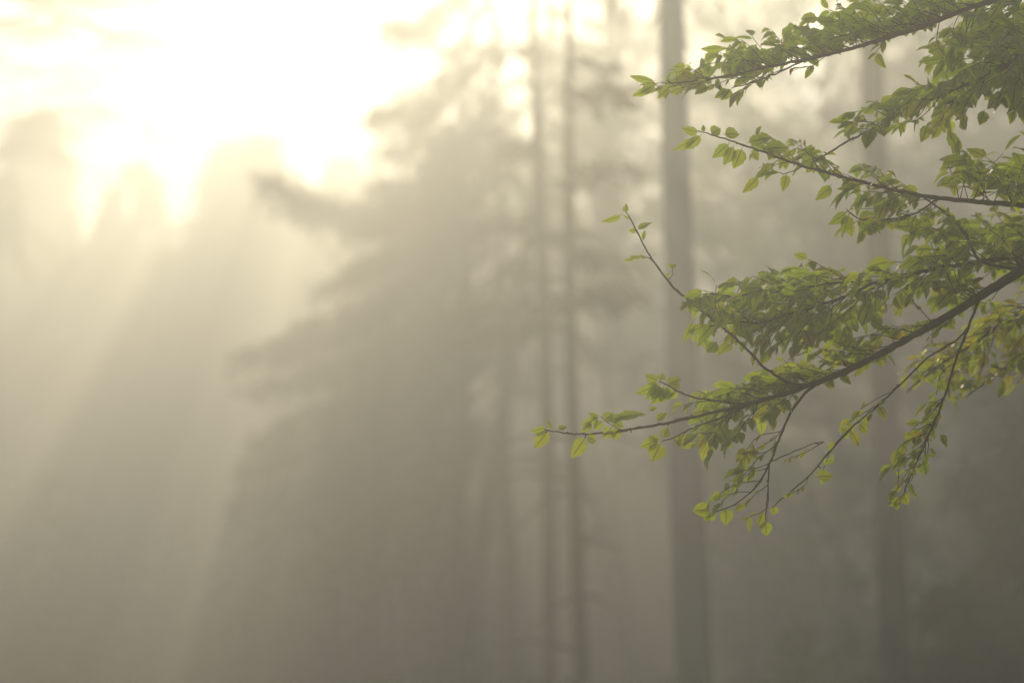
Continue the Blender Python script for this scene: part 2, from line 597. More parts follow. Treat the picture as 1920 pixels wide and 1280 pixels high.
def center_conifer():
    Y0 = 33.0
    pt, pb = PY(930, 0, Y0), PY(952, 1280, Y0)
    pts, base = trunk_line(pt, pb, 13.7, 30, 0.02)
    r = trunk_radius(30, 0.18, 0.03)
    t = thing('drooping_conifer', 'large misty conifer with long drooping boughs beside the bright sky gap', 'tree', base)
    mb = MB()
    tube(mb, pts, r, 12, 0.03)
    wood, leaf = mb, MB()
    # traced boughs: (start py on the trunk, mid px/py, tip px/py, dy of the tip in depth, amount)
    boughs = [
        (-60, (800, 40), (712, 48), 0.3, 1.2), (-40, (860, 90), (735, 70), -1.0, 0.4),
        (90, (790, 190), (684, 216), 0.2, 1.2),
        (60, (860, 170), (760, 235), -0.8, 0.7), (120, (850, 235), (725, 285), 0.9, 0.8),
        (150, (880, 250), (790, 310), -0.4, 0.6), (200, (800, 330), (690, 350), 0.5, 0.9),
        (225, (700, 400), (478, 330), 0.0, 2.2), (235, (760, 395), (540, 365), -0.3, 2.4),
        (260, (790, 400), (640, 420), 0.6, 1.6), (280, (790, 440), (640, 500), -0.8, 1.6),
        (320, (760, 470), (590, 545), 0.5, 1.6), (340, (740, 540), (560, 610), -0.3, 1.8),
        (380, (700, 580), (500, 640), 0.4, 1.9), (400, (690, 600), (440, 665), -0.4, 2.0),
        (420, (720, 640), (560, 700), 0.9, 1.8), (450, (680, 690), (455, 720), 0.2, 1.6),
        (500, (700, 720), (520, 790), -0.9, 1.8), (530, (690, 760), (470, 830), 0.3, 2.0),
        (560, (690, 800), (440, 880), -0.3, 2.2), (600, (660, 850), (425, 950), 0.3, 2.2),
        (620, (690, 870), (520, 960), -0.8, 2.0), (650, (680, 920), (480, 1010), 0.6, 2.0),
        (690, (700, 960), (540, 1060), -0.4, 2.0), (730, (720, 980), (600, 1085), 0.4, 1.8),
        (640, (760, 800), (650, 900), 1.2, 1.2), (560, (800, 690), (690, 780), -1.2, 1.2),
        (300, (850, 400), (760, 470), 1.3, 0.9), (760, (790, 1000), (680, 1110), 0.2, 1.2),
    ]
    for (sy, mid, tip, dy, am) in boughs:
        a = PY(935 + 0.016 * sy, sy, Y0)
        q = [a, PY(mid[0], mid[1], Y0 + dy * 0.5), PY((mid[0] + tip[0]) / 2, (mid[1] + tip[1]) / 2 + 6, Y0 + dy * 0.8), PY(tip[0], tip[1], Y0 + dy)]
        conifer_bough(wood, leaf, q, 0.045, int(360 * am), width=0.32 + 0.14 * am, hang=0.13 + 0.1 * am, tint0=0.45)
    # thinner boughs on the other sides, right ones short and open
    for k in range(7):
        sy = 420 + 600 * (k + rng.random()) / 7
        a = PY(935 + 0.016 * sy, sy, Y0)
        az = rng.uniform(-1.3, 1.5) if k % 2 else rng.uniform(1.2, 4.2)
        l = (0.7 + 0.8 * rng.random()) * (0.9 if k % 2 else 1.4)
        h = np.array([math.cos(az), math.sin(az), 0])
        q = [a, a + h * l * 0.5 + [0, 0, -0.05], a + h * l + [0, 0, -0.28 * l]]
        conifer_bough(wood, leaf, q, 0.025, 110, width=0.4, hang=0.2, tint0=0.45)
    leaf.build('crown', M_NEEDLE, t)
    wood.build('trunk', M_DARKBARK, t)


center_conifer()

# ---- tree at the left edge of the clearing


def left_tree():
    Y0 = 50.0
    pt, pb = PY(-25, 0, Y0), PY(-5, 1280, Y0)
    pts, base = trunk_line(pt, pb, 24.5, 30, 0.03)
    t = thing('feathery_conifer', 'pale feathery tree dissolving in the glow at the left edge', 'tree', base)
    mb = MB()
    tube(mb, pts, trunk_radius(30, 0.24, 0.03), 12, 0.03)
    wood, leaf = mb, MB()
    boughs = [
        (150, (150, 110), (300, 15), 0.3, 1.6), (120, (170, 130), (290, 75), -0.5, 1.4), (60, (200, 60), (465, 88), 0.3, 1.2),
        (200, (180, 160), (345, 182), 0.2, 1.3), (230, (170, 210), (350, 248), -0.2, 1.2), (240, (90, 210), (210, 200), 0.8, 1.4),
        (260, (80, 230), (170, 250), -0.7, 1.2), (300, (60, 260), (140, 300), 0.3, 0.9), (330, (20, 330), (40, 430), 0.1, 1.2),
        (360, (10, 380), (30, 480), -0.4, 1.2), (80, (60, 60), (120, 20), 0.9, 0.6), (280, (100, 290), (200, 330), 0.5, 0.6),
        (400, (60, 430), (110, 470), 0.4, 0.5), (420, (20, 440), (60, 520), -0.4, 0.8),
    ]
    for (sy, mid, tip, dy, am) in boughs:
        a = PY(-22 + 0.016 * sy, sy, Y0)
        q = [a, PY(mid[0], mid[1], Y0 + dy * 0.6), PY(tip[0], tip[1], Y0 + dy)]
        conifer_bough(wood, leaf, q, 0.03, int((420 if tip[0] > 400 else 130 if tip[0] > 280 else 130) * am), width=0.3 + 0.1 * am, hang=0.3 + 0.15 * am, tint0=0.6)
    for k in range(30):
        z = 9.0 + 15 * (k + rng.random()) / 30
        i = int(np.argmin(np.abs(pts[:, 2] - z)))
        az = rng.uniform(1.9, 4.6)
        l = 1.2 + 1.6 * rng.random()
        h = np.array([math.cos(az), math.sin(az), 0])
        conifer_bough(wood, leaf, [pts[i], pts[i] + h * l * 0.5 + [0, 0, 0.1], pts[i] + h * l + [0, 0, -0.2 * l]], 0.025, 150, width=0.5, hang=0.4, tint0=0.6)
    # clumps added above the frame, spaced apart to cut the sun into shafts
    blobs = []
    while len(blobs) < 10:
        q = np.array([rng.uniform(-7.6, -2.4), rng.uniform(45, 54), rng.uniform(20.3, 24.5)])
        if all(np.linalg.norm((q - b[0]) * [1, 0.5, 1]) > 1.25 for b in blobs):
            blobs.append((q, rng.uniform(0.42, 0.65)))
    blob_crown(wood, leaf, pts[pts[:, 2] > 14], blobs, 420, 0.6, 0.2, 0.6)
    leaf.build('crown', M_FAR, t)
    wood.build('trunk', M_DARKBARK, t)


left_tree()

# ---- trees standing farther back
far = [
    # name, label, px top, px bottom, Y, width, ztop, crown
    ('distant_tree', 'faint broadleaf tree with fresh green leaves between the slender trunks and the thick trunk', 1118, 1135, 36, 16, 15.6,
     round_crown(9.4, 15.2, 1.7, 90, 34, 0.32, mat=M_FRESH, tint0=0.9)),
    ('distant_tree', 'hazy grey-green tree filling the gap right of the thick pale trunk', 1400, 1425, 34, 14, 17,
     round_crown(5.0, 16.0, 2.3, 70, 100, 0.6, mat=M_FRESH, tint0=0.7)),
    ('distant_tree', 'hazy tree behind the two upper leafy branches', 1540, 1552, 30, 10, 15.5,
     round_crown(4.0, 14.5, 2.1, 70, 100, 0.6, mat=M_FRESH, tint0=0.7)),
    ('distant_tree', 'dim tree behind the branches near the top right corner', 1780, 1800, 29, 13, 15.5,
     round_crown(3.5, 14.5, 2.2, 80, 120, 0.6)),
    ('distant_tree', 'dim tree at the right edge behind the dense leaves', 1960, 1975, 33, 30, 20,
     round_crown(3.5, 19.0, 3.2, 90, 200, 0.8)),
]
for (nm, lb, pxt, pxb, Yd, wpx, zt, cr_) in far:
    bole_tree(nm, lb, 'tree', (pxt, 0), (pxb, 1280), Yd, wpx * 0.7, wpx, zt, crown=cr_, wob=0.15)

# wood added beyond the clearing to shade the low mist, one far mass
def wood_top(x):  # tops raised and notched to steer where sunlight reaches the mist
    k = 25.6 + 1.1 * math.sin(x * 0.9 + 1) * math.sin(x * 0.37) + rng.normal() * 0.5
    if -9.5 < x < -3.2:
        k -= 4.0 * math.sin((x + 9.5) / 6.3 * math.pi) ** 0.7
    if x <= -9.5:
        k -= 4.8 + 1.5 * math.sin(x * 1.9)
    if -3.2 <= x < 6.0:
        k -= 4.0 + 1.6 * math.sin(x * 2.1)
    if 6.0 <= x < 14:
        k -= 1.5 + 1.5 * math.sin(x * 1.7)
    return min(k, 26.9)


wm = MB()
for row, Yw in enumerate((68.0, 73.0, 79.0)):
    for xw in np.arange(-34 + row * 0.7, 36, 2.1):
        x, y = xw + rng.normal() * 0.4, Yw + rng.normal() * 0.9
        h = wood_top(x)
        n = 620
        s_ = rng.random(n) ** 0.85
        z = 1.0 + (h - 1.0) * s_
        rr = 2.1 * np.sqrt(np.clip(1 - s_ ** 3, 0.02, 1)) * (0.6 + 0.5 * rng.random(n))
        a = rng.random(n) * 6.283
        c = np.stack([x + rr * np.cos(a), y + rr * np.sin(a), z], 1)
        scatter_faces(wm, c, rng.normal(size=(n, 3)) + [0, 0, -0.6], 0.75 + 0.5 * rng.random(n), 0.5 + 0.3 * rng.random(n), rng.random(n))
dw = wm.build('shading_wood', M_FAR)
dw['kind'] = 'stuff'
dw['label'] = 'added far wood beyond the clearing, shading the low mist and melting into it'
dw['category'] = 'wood'

# undergrowth: saplings and bushes added to darken the bottom of the mist
um = MB()
for k in range(340):
    y = rng.uniform(20, 38)
    x = rng.uniform(-0.34, 0.34) * y
    gz = float(ground_z(x, y))
    h = rng.uniform(2.5, 3.5) + 0.07 * (y - 20) + (0.9 if x > 0.11 * y else 0)
    n = 200
    s_ = rng.random(n) ** 0.8
    rr = rng.uniform(0.5, 1.1) * np.sqrt(np.clip(1.02 - s_, 0, 1)) * (0.35 + 0.75 * rng.random(n))
    a = rng.random(n) * 6.283
    c = np.stack([x + rr * np.cos(a), y + rr * np.sin(a), gz + 0.1 + h * s_], 1)
    scatter_faces(um, c, rng.normal(size=(n, 3)) + [0, 0, -0.4], 0.16 + 0.1 * rng.random(n), 0.07 + 0.05 * rng.random(n), rng.random(n))
    tube(um, catmull([[x, y, gz - 0.1], [x + 0.05, y, gz + h * 0.5], [x, y + 0.04, gz + h * 0.95]], 6), np.linspace(0.03, 0.006, 6), 5)
for k in range(58):          # young trees added behind on the left to shade the low mist
    y = rng.uniform(36, 50)
    x = rng.uniform(-0.27, -0.01) * y
    gz = float(ground_z(x, y))
    h = rng.uniform(4.5, 9.6)
    n = 520
    s_ = rng.random(n) ** 0.75
    rr = rng.uniform(0.9, 1.5) * np.sqrt(np.clip(1.02 - s_, 0, 1)) * (0.3 + 0.8 * rng.random(n))
    a = rng.random(n) * 6.283
    c = np.stack([x + rr * np.cos(a), y + rr * np.sin(a), gz + 0.3 + h * s_], 1)
    scatter_faces(um, c, rng.normal(size=(n, 3)) + [0, 0, -0.4], 0.2 + 0.12 * rng.random(n), 0.1 + 0.06 * rng.random(n), rng.random(n))
    tube(um, catmull([[x, y, gz - 0.1], [x + 0.05, y, gz + h * 0.5], [x, y + 0.04, gz + h * 0.95]], 6), np.linspace(0.06, 0.008, 6), 5)
ug = um.build('undergrowth', M_FAR)
ug['kind'] = 'stuff'
ug['label'] = 'added dim undergrowth of bushes and saplings darkening the foot of the mist'
ug['category'] = 'undergrowth'

# dark conifers low on the right
dark = [
    ('dark_conifer', 'dark shadowy conifer cut off by the lower right edge', 2015, 2018, 18, 6.6, 1.5, 54, 340),
    ('dark_conifer', 'dim conifer just right of the darker tall trunk, below the hanging sprays', 1900, 1902, 31, 9.0, 1.9, 54, 260),
    ('dark_conifer', 'dim conifer between the two tall trunks, low in the mist', 1520, 1522, 44, 11.0, 2.6, 60, 260),
]
for (nm, lb, pxt, pxb, Yd, zt, rbse, nb, per) in dark:
    bole_tree(nm, lb, 'tree', (pxt, 300), (pxb, 1280), Yd, 10, 24, zt, mat=M_DARKBARK, crown=spruce_crown(0.8, zt - 0.1, rbse, nb, per, tint0=0.35))

# ------------------------------------------------------------------ the near beech
TX, TY = 2.25, 6.3
BEECH = thing('beech_tree', 'leafy beech reaching sharp green branches in from the right', 'tree', (TX, TY, 0.0))
tm = MB()
tz = np.linspace(-0.15, 11.5, 24)
tp = np.stack([TX + 0.06 * np.sin(tz * 0.5), TY + 0.05 * np.cos(tz * 0.7), tz], 1)
trad = 0.17 * (1 - tz / 14.0) * (1 + 0.6 * np.exp(-np.maximum(tz, 0) / 0.35))
tube(tm, catmull(np.c_[tp, trad], 60)[:, :3], catmull(np.c_[tp, trad], 60)[:, 3], 18, 0.01)

NU = 9
U = np.array([0.0, 0.09, 0.2, 0.33, 0.47, 0.61, 0.75, 0.88, 1.0])
VC = np.array([-1.0, -0.5, 0.0, 0.5, 1.0])
WU = np.array([0.03, 0.62, 0.9, 1.0, 0.96, 0.83, 0.6, 0.3, 0.0])
LF = []
for a_ in range(NU - 1):
    for b_ in range(4):
        LF.append((a_ * 5 + b_, a_ * 5 + b_ + 1, (a_ + 1) * 5 + b_ + 1, (a_ + 1) * 5 + b_))
LF = np.array(LF)
LUV = np.stack([np.tile(VC, NU), np.repeat(U, 5)], 1)


def add_leaf(mb, base, axis, nrm, ln, wd, tint, fold=0.3, bend=0.25, pet=0.16):
    axis = norm(axis)
    nrm = norm(nrm - axis * (nrm @ axis))
    side = np.cross(axis, nrm)
    # petiole
    b = base
    s = base + axis * ln * pet
    pw = 0.0006
    mb.add(np.array([b - side * pw, b + side * pw, s + side * pw, s - side * pw]), [(0, 1, 2, 3)], np.array([[0, 0], [0.0, 0], [0.0, 0], [0, 0]]), tint * 0.6)
    u = np.repeat(U, 5); v = np.tile(VC, NU)
    jag = 1 + 0.07 * ((np.repeat(np.arange(NU), 5) % 2) * 2 - 1) * (np.abs(v) > 0.9)
    wave = rng.uniform(-0.06, 0.06, 3)
    ww = np.repeat(WU, 5) * wd * 0.5 * jag
    twist = rng.uniform(-0.35, 0.35) * u
    z = fold * np.abs(v) * ww - bend * ln * u ** 2 + (wave[0] * np.sin(u * 9 + v) + wave[1] * v * np.sin(u * 7)) * wd * 0.6 + 0.012 * ln * np.sin(u * 44 - np.abs(v) * 9) * np.abs(v)
    yv = v * ww
    pos = s + axis * (u * ln * (1 - 0.12 * bend * u))[:, None] + side * (yv * np.cos(twist) - z * np.sin(twist) * 0.3)[:, None] + nrm * (z + yv * np.sin(twist))[:, None]
    mb.add(pos, LF, LUV, tint)


class Branch:
    """wood polyline in px (x, y, depth, half width px) + its leaves"""

    def __init__(self, rows, sides=9, n=None, knots=True):
        self.rows = np.array(rows, float)
        n = n or max(12, int(np.sum(np.hypot(*np.diff(self.rows[:, :2], axis=0).T)) / 9))
        q = catmull(self.rows, n)
        j = rng.normal(size=(n, 2)) * 0.55
        if n > 8:
            q[1:-1, :2] += j[1:-1]
        self.q = q
        self.pts = np.array([P(a[0], a[1], a[2]) for a in q])
        self.rad = np.maximum(q[:, 3] * q[:, 2] / F, 0.0007)
        self.wood, self.leaf = MB(), MB()
        rr = self.rad.copy()
        if knots:
            kn = rng.random(n) < 0.16
            rr[kn] *= 1.28
        tube(self.wood, self.pts, rr, sides, 0.03)
        if knots:          # small pointed buds and spur stubs
            for i in range(2, n - 1):
                if rng.random() < 0.28:
                    d = norm(rng.normal(size=3) + norm(self.pts[i] - self.pts[i - 1]) * 1.2)
                    l = rng.uniform(0.004, 0.011)
                    tube(self.wood, np.array([self.pts[i], self.pts[i] + d * l * 0.6, self.pts[i] + d * l]), np.array([0.0011, 0.0014, 0.0003]) + self.rad[i] * 0.12, 5)


def make_twig(br, a, b, ra=0.95, leaves=True, spacing=15, size=1.0, droop=1.0, tint0=0.5, sag=0.0, start=0.4):
    """a = (x, y, D) on the parent, b = tip"""
    a = np.array(a, float); b = np.array(b, float)
    L2 = np.hypot(*(b - a)[:2])
    perp = np.array([-(b - a)[1], (b - a)[0], 0]) * rng.normal() * 0.13
    mid = (a + b) / 2 + perp + np.array([0, sag * L2, 0])
    n = max(5, int(L2 / 14))
    q = catmull(np.array([a, mid, b]), n)
    q[1:-1, :2] += rng.normal(size=(n - 2, 2)) * 0.7
    pts = np.array([P(*r) for r in q])
    tube(br.wood, pts, np.linspace(ra, 0.6, n) * a[2] / F, 5)
    if not leaves:
        return q
    # leaves
    seg = np.linalg.norm(np.diff(pts, axis=0), axis=1)
    cum = np.concatenate([[0], np.cumsum(seg)])
    tot = cum[-1]
    sp = spacing * a[2] / F
    s = tot * start
    sgn = 1 if rng.random() < 0.5 else -1
    while s < tot:
        i = min(int(np.searchsorted(cum, s, side='right') - 1), n - 2)
        t = (s - cum[i]) / max(seg[i], 1e-6)
        p = pts[i] * (1 - t) + pts[i + 1] * t
        d = norm(pts[i + 1] - pts[i])
        leaf_at(br, p, d, sgn, size * (0.75 + 0.25 * s / tot), droop, tint0)
        sgn = -sgn
        s += sp * rng.uniform(0.6, 1.4)
    leaf_at(br, pts[-1], norm(pts[-1] - pts[-2]), 0, size * 1.05, droop, tint0)
    return q


def leaf_at(br, p, d, sgn, size, droop, tint0):
    up = np.array([0, 0, 1.0])
    side = norm(np.cross(d, up)) * sgn
    ax = d * 0.95 + side * rng.uniform(0.3, 1.25) + np.array([0, 0, -1]) * droop * rng.uniform(-0.1, 0.85) + np.array([-0.15, 0, 0]) + rng.normal(size=3) * 0.32
    nr = up * 0.85 + rng.normal(size=3) * 0.48 + np.array([0, -0.1, 0])
    ln = 0.0395 * size * rng.uniform(0.5, 1.4)
    add_leaf(br.leaf, p, ax, nr, ln, ln * rng.uniform(0.52, 0.66), np.clip(tint0 + rng.normal() * 0.2, 0, 1),
             fold=rng.uniform(0.05, 0.38), bend=rng.uniform(0.05, 0.5))


def hero(br, b, t, w, D=5.42, roll=0.0, dD=0.0, tint=0.55, fold=0.3, bend=0.15):
    """a leaf placed from base px b to tip px t with width w px"""
    pb, pt = P(b[0], b[1], D), P(t[0], t[1], D + dD)
    ax = pt - pb
    ln = np.linalg.norm(ax) / 1.14
    nrm = -FWD * math.cos(roll) + norm(np.cross(ax, FWD)) * math.sin(roll)
    if nrm[2] < 0:
        nrm = nrm
    add_leaf(br.leaf, pb, ax, nrm, ln, w * D / F / max(abs(math.cos(roll)), 0.45), tint, fold=fold, bend=bend, pet=0.12)


def in_poly(x, y, poly):
    c = False
    j = len(poly) - 1
    for i in range(len(poly)):
        xi, yi = poly[i]; xj, yj = poly[j]
        if (yi > y) != (yj > y) and x < (xj - xi) * (y - yi) / (yj - yi + 1e-12) + xi:
            c = not c
        j = i
    return c


def poly_area(poly):
    p = np.array(poly)
    return 0.5 * abs(np.dot(p[:, 0], np.roll(p[:, 1], 1)) - np.dot(p[:, 1], np.roll(p[:, 0], 1)))


def fill(br, poly, dens=1.0, parents=None, dD=0.4, maxlen=150, minlen=28, size=1.0, droop=1.0, tint0=0.5, pull=(-0.85, 0.1), D0=None, spacing=15, front=0.45):
    """leafy twigs whose tips spread through the outline; they grow from the parent branches"""
    parents = parents or [br]
    Q = np.vstack([b.q[:, :3] for b in parents])
    n = int(poly_area(poly) / 860.0 * dens)
    xs = [p[0] for p in poly]; ys = [p[1] for p in poly]
    done = []
    tries = 0
    while len(done) < n and tries < n * 60:
        tries += 1
        x, y = rng.uniform(min(xs), max(xs)), rng.uniform(min(ys), max(ys))
        if not in_poly(x, y, poly):
            continue
        if any((x - u) ** 2 + (y - v) ** 2 < 13 ** 2 for u, v in done):
            continue
        # where does it spring from: a point up-branch (to the right), not too far
        ra_ = rng.normal() * 0.55
        pl = np.array([pull[0] * math.cos(ra_) - pull[1] * math.sin(ra_), pull[0] * math.sin(ra_) + pull[1] * math.cos(ra_)])
        tgt = np.array([x, y]) - pl * rng.uniform(45, 125)
        d = np.hypot(Q[:, 0] - tgt[0], Q[:, 1] - tgt[1])
        k = int(np.argmin(d))
        a = Q[k].copy()
        v = np.array([x, y]) - a[:2]
        l = np.hypot(*v)
        if l < minlen or (l < 52 and minlen > 20):
            continue
        off = rng.uniform(-dD * front, dD)
        tipD = (D0 if D0 is not None else a[2]) + off
        tip = np.array([x, y, tipD])
        if l > maxlen:
            # starts from a side twig nearer by (inside the spray)
            st = np.array([x, y]) - v / l * rng.uniform(55, maxlen * 0.8)
            f = np.hypot(*(st - a[:2])) / l
            a2 = np.array([st[0], st[1] + rng.uniform(-6, 6), a[2] * (1 - f) + tipD * f])
            make_twig(br, a, a2, ra=1.5, leaves=rng.random() < 0.35, spacing=34, size=size * 0.9, droop=droop, tint0=tint0, start=0.4) if rng.random() < 0.4 else None
            a = a2
        make_twig(br, a, tip, size=size, droop=droop, tint0=tint0, spacing=spacing * rng.uniform(0.8, 1.3))
        done.append((x, y))
    return done


FD = 5.42


def finish(br, name='branch', label=None):
    o = br.wood.build(name, M_TWIG, BEECH)
    if br.leaf.n:
        br.leaf.build('foliage', M_LEAF, o)
    return o


def trunk_px(z):
    """px position and depth of the beech trunk at height z"""
    p = np.array([TX, TY, z]) - CAM
    D = p @ FWD
    return (960 + F * (p @ RIGHT) / D, 640 - F * (p @ UP) / D, D)


def join(z, hw):
    x, y, D = trunk_px(z)
    return (x, y, D, hw)


# main limb
limb = Branch([join(3.62, 22), (2160, 352, 5.8, 17), (2000, 449, 5.6, 12.0), (1920, 503, 5.5, 10.0), (1850, 548, 5.46, 8.5), (1760, 602, 5.43, 6.9), (1680, 647, 5.42, 5.8),
               (1600, 689, 5.42, 6.0), (1540, 714, 5.42, 5.2), (1480, 735, 5.42, 4.3), (1400, 758, 5.42, 3.5), (1320, 777, 5.42, 2.9), (1240, 795, 5.42, 2.5),
               (1170, 806, 5.42, 2.0), (1110, 813, 5.42, 1.8), (1060, 812, 5.42, 1.5), (1020, 805, 5.42, 0.9)], 12)
fill(limb, [(1310, 748), (1380, 722), (1440, 692), (1560, 622), (1700, 604), (1840, 545), (1760, 600), (1600, 686), (1480, 732), (1360, 762), (1310, 775)], 1.75, tint0=0.5, size=0.9, front=0.0)
fill(limb, [(1300, 785), (1400, 762), (1490, 742), (1560, 708), (1540, 730), (1440, 790), (1400, 822), (1330, 850), (1305, 830)], 1.0, tint0=0.55, size=0.85)
fill(limb, [(1600, 700), (1700, 650), (1760, 615), (1720, 650), (1640, 700)], 0.5, size=0.6)
fill(limb, [(1990, 430), (2120, 350), (2260, 300), (2330, 330), (2200, 400), (2060, 470), (1990, 490)], 0.8, dD=0.5)
# leaves of the tip
for (b, t, wd, roll, tint) in [
    ((1026, 800), (994, 812), 17, 0.7, 0.6), ((1030, 804), (1000, 843), 26, 0.15, 0.78), ((1098, 818), (1071, 860), 28, 0.1, 0.75),
    ((1098, 818), (1120, 826), 22, 0.5, 0.65), ((1046, 806), (1064, 797), 12, 0.6, 0.5), ((1038, 804), (1022, 786), 10, 0.7, 0.6),
    ((1124, 780), (1088, 800), 20, 0.5, 0.6), ((1124, 778), (1100, 776), 14, 0.9, 0.55), ((1130, 788), (1112, 806), 18, 0.4, 0.45),
    ((1132, 790), (1150, 772), 20, 0.5, 0.45), ((1140, 792), (1172, 774), 18, 0.5, 0.45), ((1150, 786), (1212, 770), 17, 0.8, 0.5),
    ((1148, 790), (1170, 800), 16, 0.5, 0.5), ((1146, 800), (1132, 822), 24, 0.3, 0.7), ((1160, 800), (1150, 826), 20, 0.4, 0.65),
    ((1230, 790), (1250, 772), 14, 0.6, 0.5), ((1110, 790), (1090, 812), 14, 0.6, 0.6)]:
    hero(limb, b, t, wd, roll=roll, tint=tint, dD=rng.uniform(-0.015, 0.015))
make_twig(limb, (1168, 806, FD), (1126, 780, FD + 0.02), leaves=False)
make_twig(limb, (1100, 813, FD), (1097, 819, FD), leaves=False)
finish(limb)

# lower small shoot near the tip
s3 = Branch([(1420, 752, 5.42, 1.9), (1350, 784, 5.42, 1.7), (1303, 800, 5.42, 1.5), (1269, 817, 5.41, 1.3), (1241, 827, 5.41, 0.9)])
for (b, t, wd, roll, tint) in [((1240, 828), (1222, 866), 34, 0.1, 0.75), ((1236, 822), (1200, 840), 24, 0.3, 0.55), ((1244, 822), (1252, 800), 20, 0.4, 0.4),
                               ((1240, 824), (1214, 818), 14, 0.6, 0.5), ((1286, 810), (1268, 838), 20, 0.6, 0.6), ((1262, 820), (1280, 836), 14, 0.7, 0.65)]:
    hero(s3, b, t, wd, roll=roll, tint=tint, D=5.41)
fill(s3, [(1290, 815), (1330, 795), (1390, 770), (1400, 800), (1350, 845), (1310, 850)], 0.9, size=0.8, tint0=0.6)
finish(s3)

# short shoot with the drooping cluster
s2 = Branch([(1470, 740, 5.42, 1.9), (1400, 756, 5.42, 1.8), (1334, 750, 5.42, 1.7), (1297, 743, 5.41, 1.6), (1269, 732, 5.4, 1.4), (1247, 720, 5.4, 1.2), (1236, 714, 5.4, 0.9)])
for (b, t, wd, roll, tint) in [((1238, 716), (1192, 742), 20, 0.5, 0.5), ((1236, 714), (1208, 704), 20, 0.5, 0.5), ((1238, 714), (1243, 699), 16, 0.3, 0.35),
                               ((1240, 718), (1212, 752), 24, 0.5, 0.4), ((1246, 722), (1222, 760), 28, 0.2, 0.3), ((1250, 724), (1240, 756), 28, 0.3, 0.25),
                               ((1255, 724), (1250, 748), 18, 0.6, 0.4), ((1250, 722), (1278, 708), 18, 0.6, 0.45), ((1262, 728), (1274, 718), 14, 0.5, 0.25),
                               ((1216, 770), (1232, 762), 9, 0.5, 0.4), ((1270, 733), (1256, 748), 16, 0.5, 0.6)]:
    hero(s2, b, t, wd, roll=roll, tint=tint, D=5.4)
fill(s2, [(1275, 760), (1300, 735), (1380, 705), (1440, 700), (1420, 745), (1330, 770)], 1.2, size=0.85)
finish(s2)

# long bare shoot rising to the left
s1 = Branch([(1560, 708, 5.42, 3.0), (1500, 722, 5.41, 2.8), (1440, 694, 5.4, 2.5), (1407, 661, 5.39, 2.4), (1374, 629, 5.38, 2.3), (1336, 599, 5.37, 2.2), (1295, 565, 5.36, 2.0), (1270, 545, 5.36, 1.9),
             (1247, 520, 5.35, 1.7), (1225, 490, 5.35, 1.6), (1210, 465, 5.35, 1.4), (1192, 430, 5.34, 1.3), (1182, 410, 5.34, 1.1), (1174, 398, 5.34, 0.7)])
for (b, t, wd, roll, tint) in [((1182, 412), (1168, 403), 4, 0.2, 0.3), ((1168, 402), (1127, 420), 11, 0.8, 0.5), ((1174, 400), (1173, 381), 11, 0.6, 0.6), ((1194, 432), (1222, 414), 12, 0.8, 0.5),
                               ((1206, 452), (1208, 430), 7, 0.6, 0.45), ((1195, 430), (1178, 434), 9, 0.8, 0.6)]:
    hero(s1, b, t, wd, roll=roll, tint=tint, D=5.34)
make_twig(s1, (1224, 490, 5.35), (1196, 482, 5.34), leaves=False, ra=0.8)
for (b, t, wd) in [((1212, 484), (1198, 478), 6), ((1202, 482), (1188, 482), 7), ((1196, 482), (1180, 482), 7), ((1190, 483), (1170, 490), 8)]:
    hero(s1, b, t, wd, roll=0.9, tint=0.5, D=5.34)
make_twig(s1, (1252, 525, 5.35), (1260, 500, 5.36), leaves=False, ra=0.7)
for (b, t, wd) in [((1260, 502), (1268, 494), 8), ((1260, 502), (1254, 494), 7), ((1256, 512), (1246, 518), 6)]:
    hero(s1, b, t, wd, roll=0.8, tint=0.75, D=5.36)
fill(s1, [(1368, 690), (1380, 660), (1410, 655), (1440, 690), (1400, 700)], 0.8, size=0.85)
finish(s1)

# inner spray above the limb
l2 = Branch([(2050, 432, 5.7, 5.5), (1920, 475, 5.62, 4.6), (1830, 492, 5.56, 4.0), (1760, 503, 5.5, 3.6), (1715, 512, 5.48, 3.3), (1677, 522, 5.46, 3.1), (1630, 533, 5.45, 2.8), (1602, 549, 5.44, 2.5),
             (1510, 581, 5.42, 2.1), (1477, 589, 5.42, 1.9), (1430, 604, 5.41, 1.7), (1383, 604, 5.4, 1.4), (1330, 612, 5.4, 0.8)])
l2b = Branch([(1640, 530, 5.46, 2.0), (1560, 530, 5.44, 1.8), (1480, 546, 5.43, 1.6), (1420, 548, 5.42, 1.3), (1370, 556, 5.42, 1.0), (1320, 545, 5.42, 0.7)])
fill(l2, [(1285, 560), (1330, 538), (1400, 515), (1480, 482), (1530, 482), (1590, 520), (1650, 500), (1690, 520), (1600, 560), (1520, 580), (1430, 600), (1340, 600), (1290, 590)], 1.65, parents=[l2, l2b])
fill(l2, [(1278, 600), (1340, 585), (1440, 600), (1540, 585), (1650, 545), (1720, 530), (1700, 570), (1580, 620), (1480, 650), (1400, 660), (1330, 640), (1290, 655)], 1.25, parents=[l2])
fill(l2, [(1640, 500), (1740, 450), (1830, 410), (1930, 395), (1990, 400), (1990, 470), (1860, 530), (1760, 560), (1690, 540)], 1.45, parents=[l2, limb], dD=0.35, tint0=0.5)
for (b, t, wd, roll, tint) in [((1320, 545), (1286, 552), 14, 0.6, 0.7), ((1300, 600), (1282, 645), 18, 0.5, 0.7), ((1322, 610), (1290, 626), 18, 0.5, 0.55), ((1345, 640), (1325, 662), 22, 0.4, 0.4)]:
    hero(l2, b, t, wd, roll=roll, tint=tint, D=5.4)
l2b.leaf = MB()
ob = finish(l2)
l2b.wood.build('twig', M_TWIG, ob)

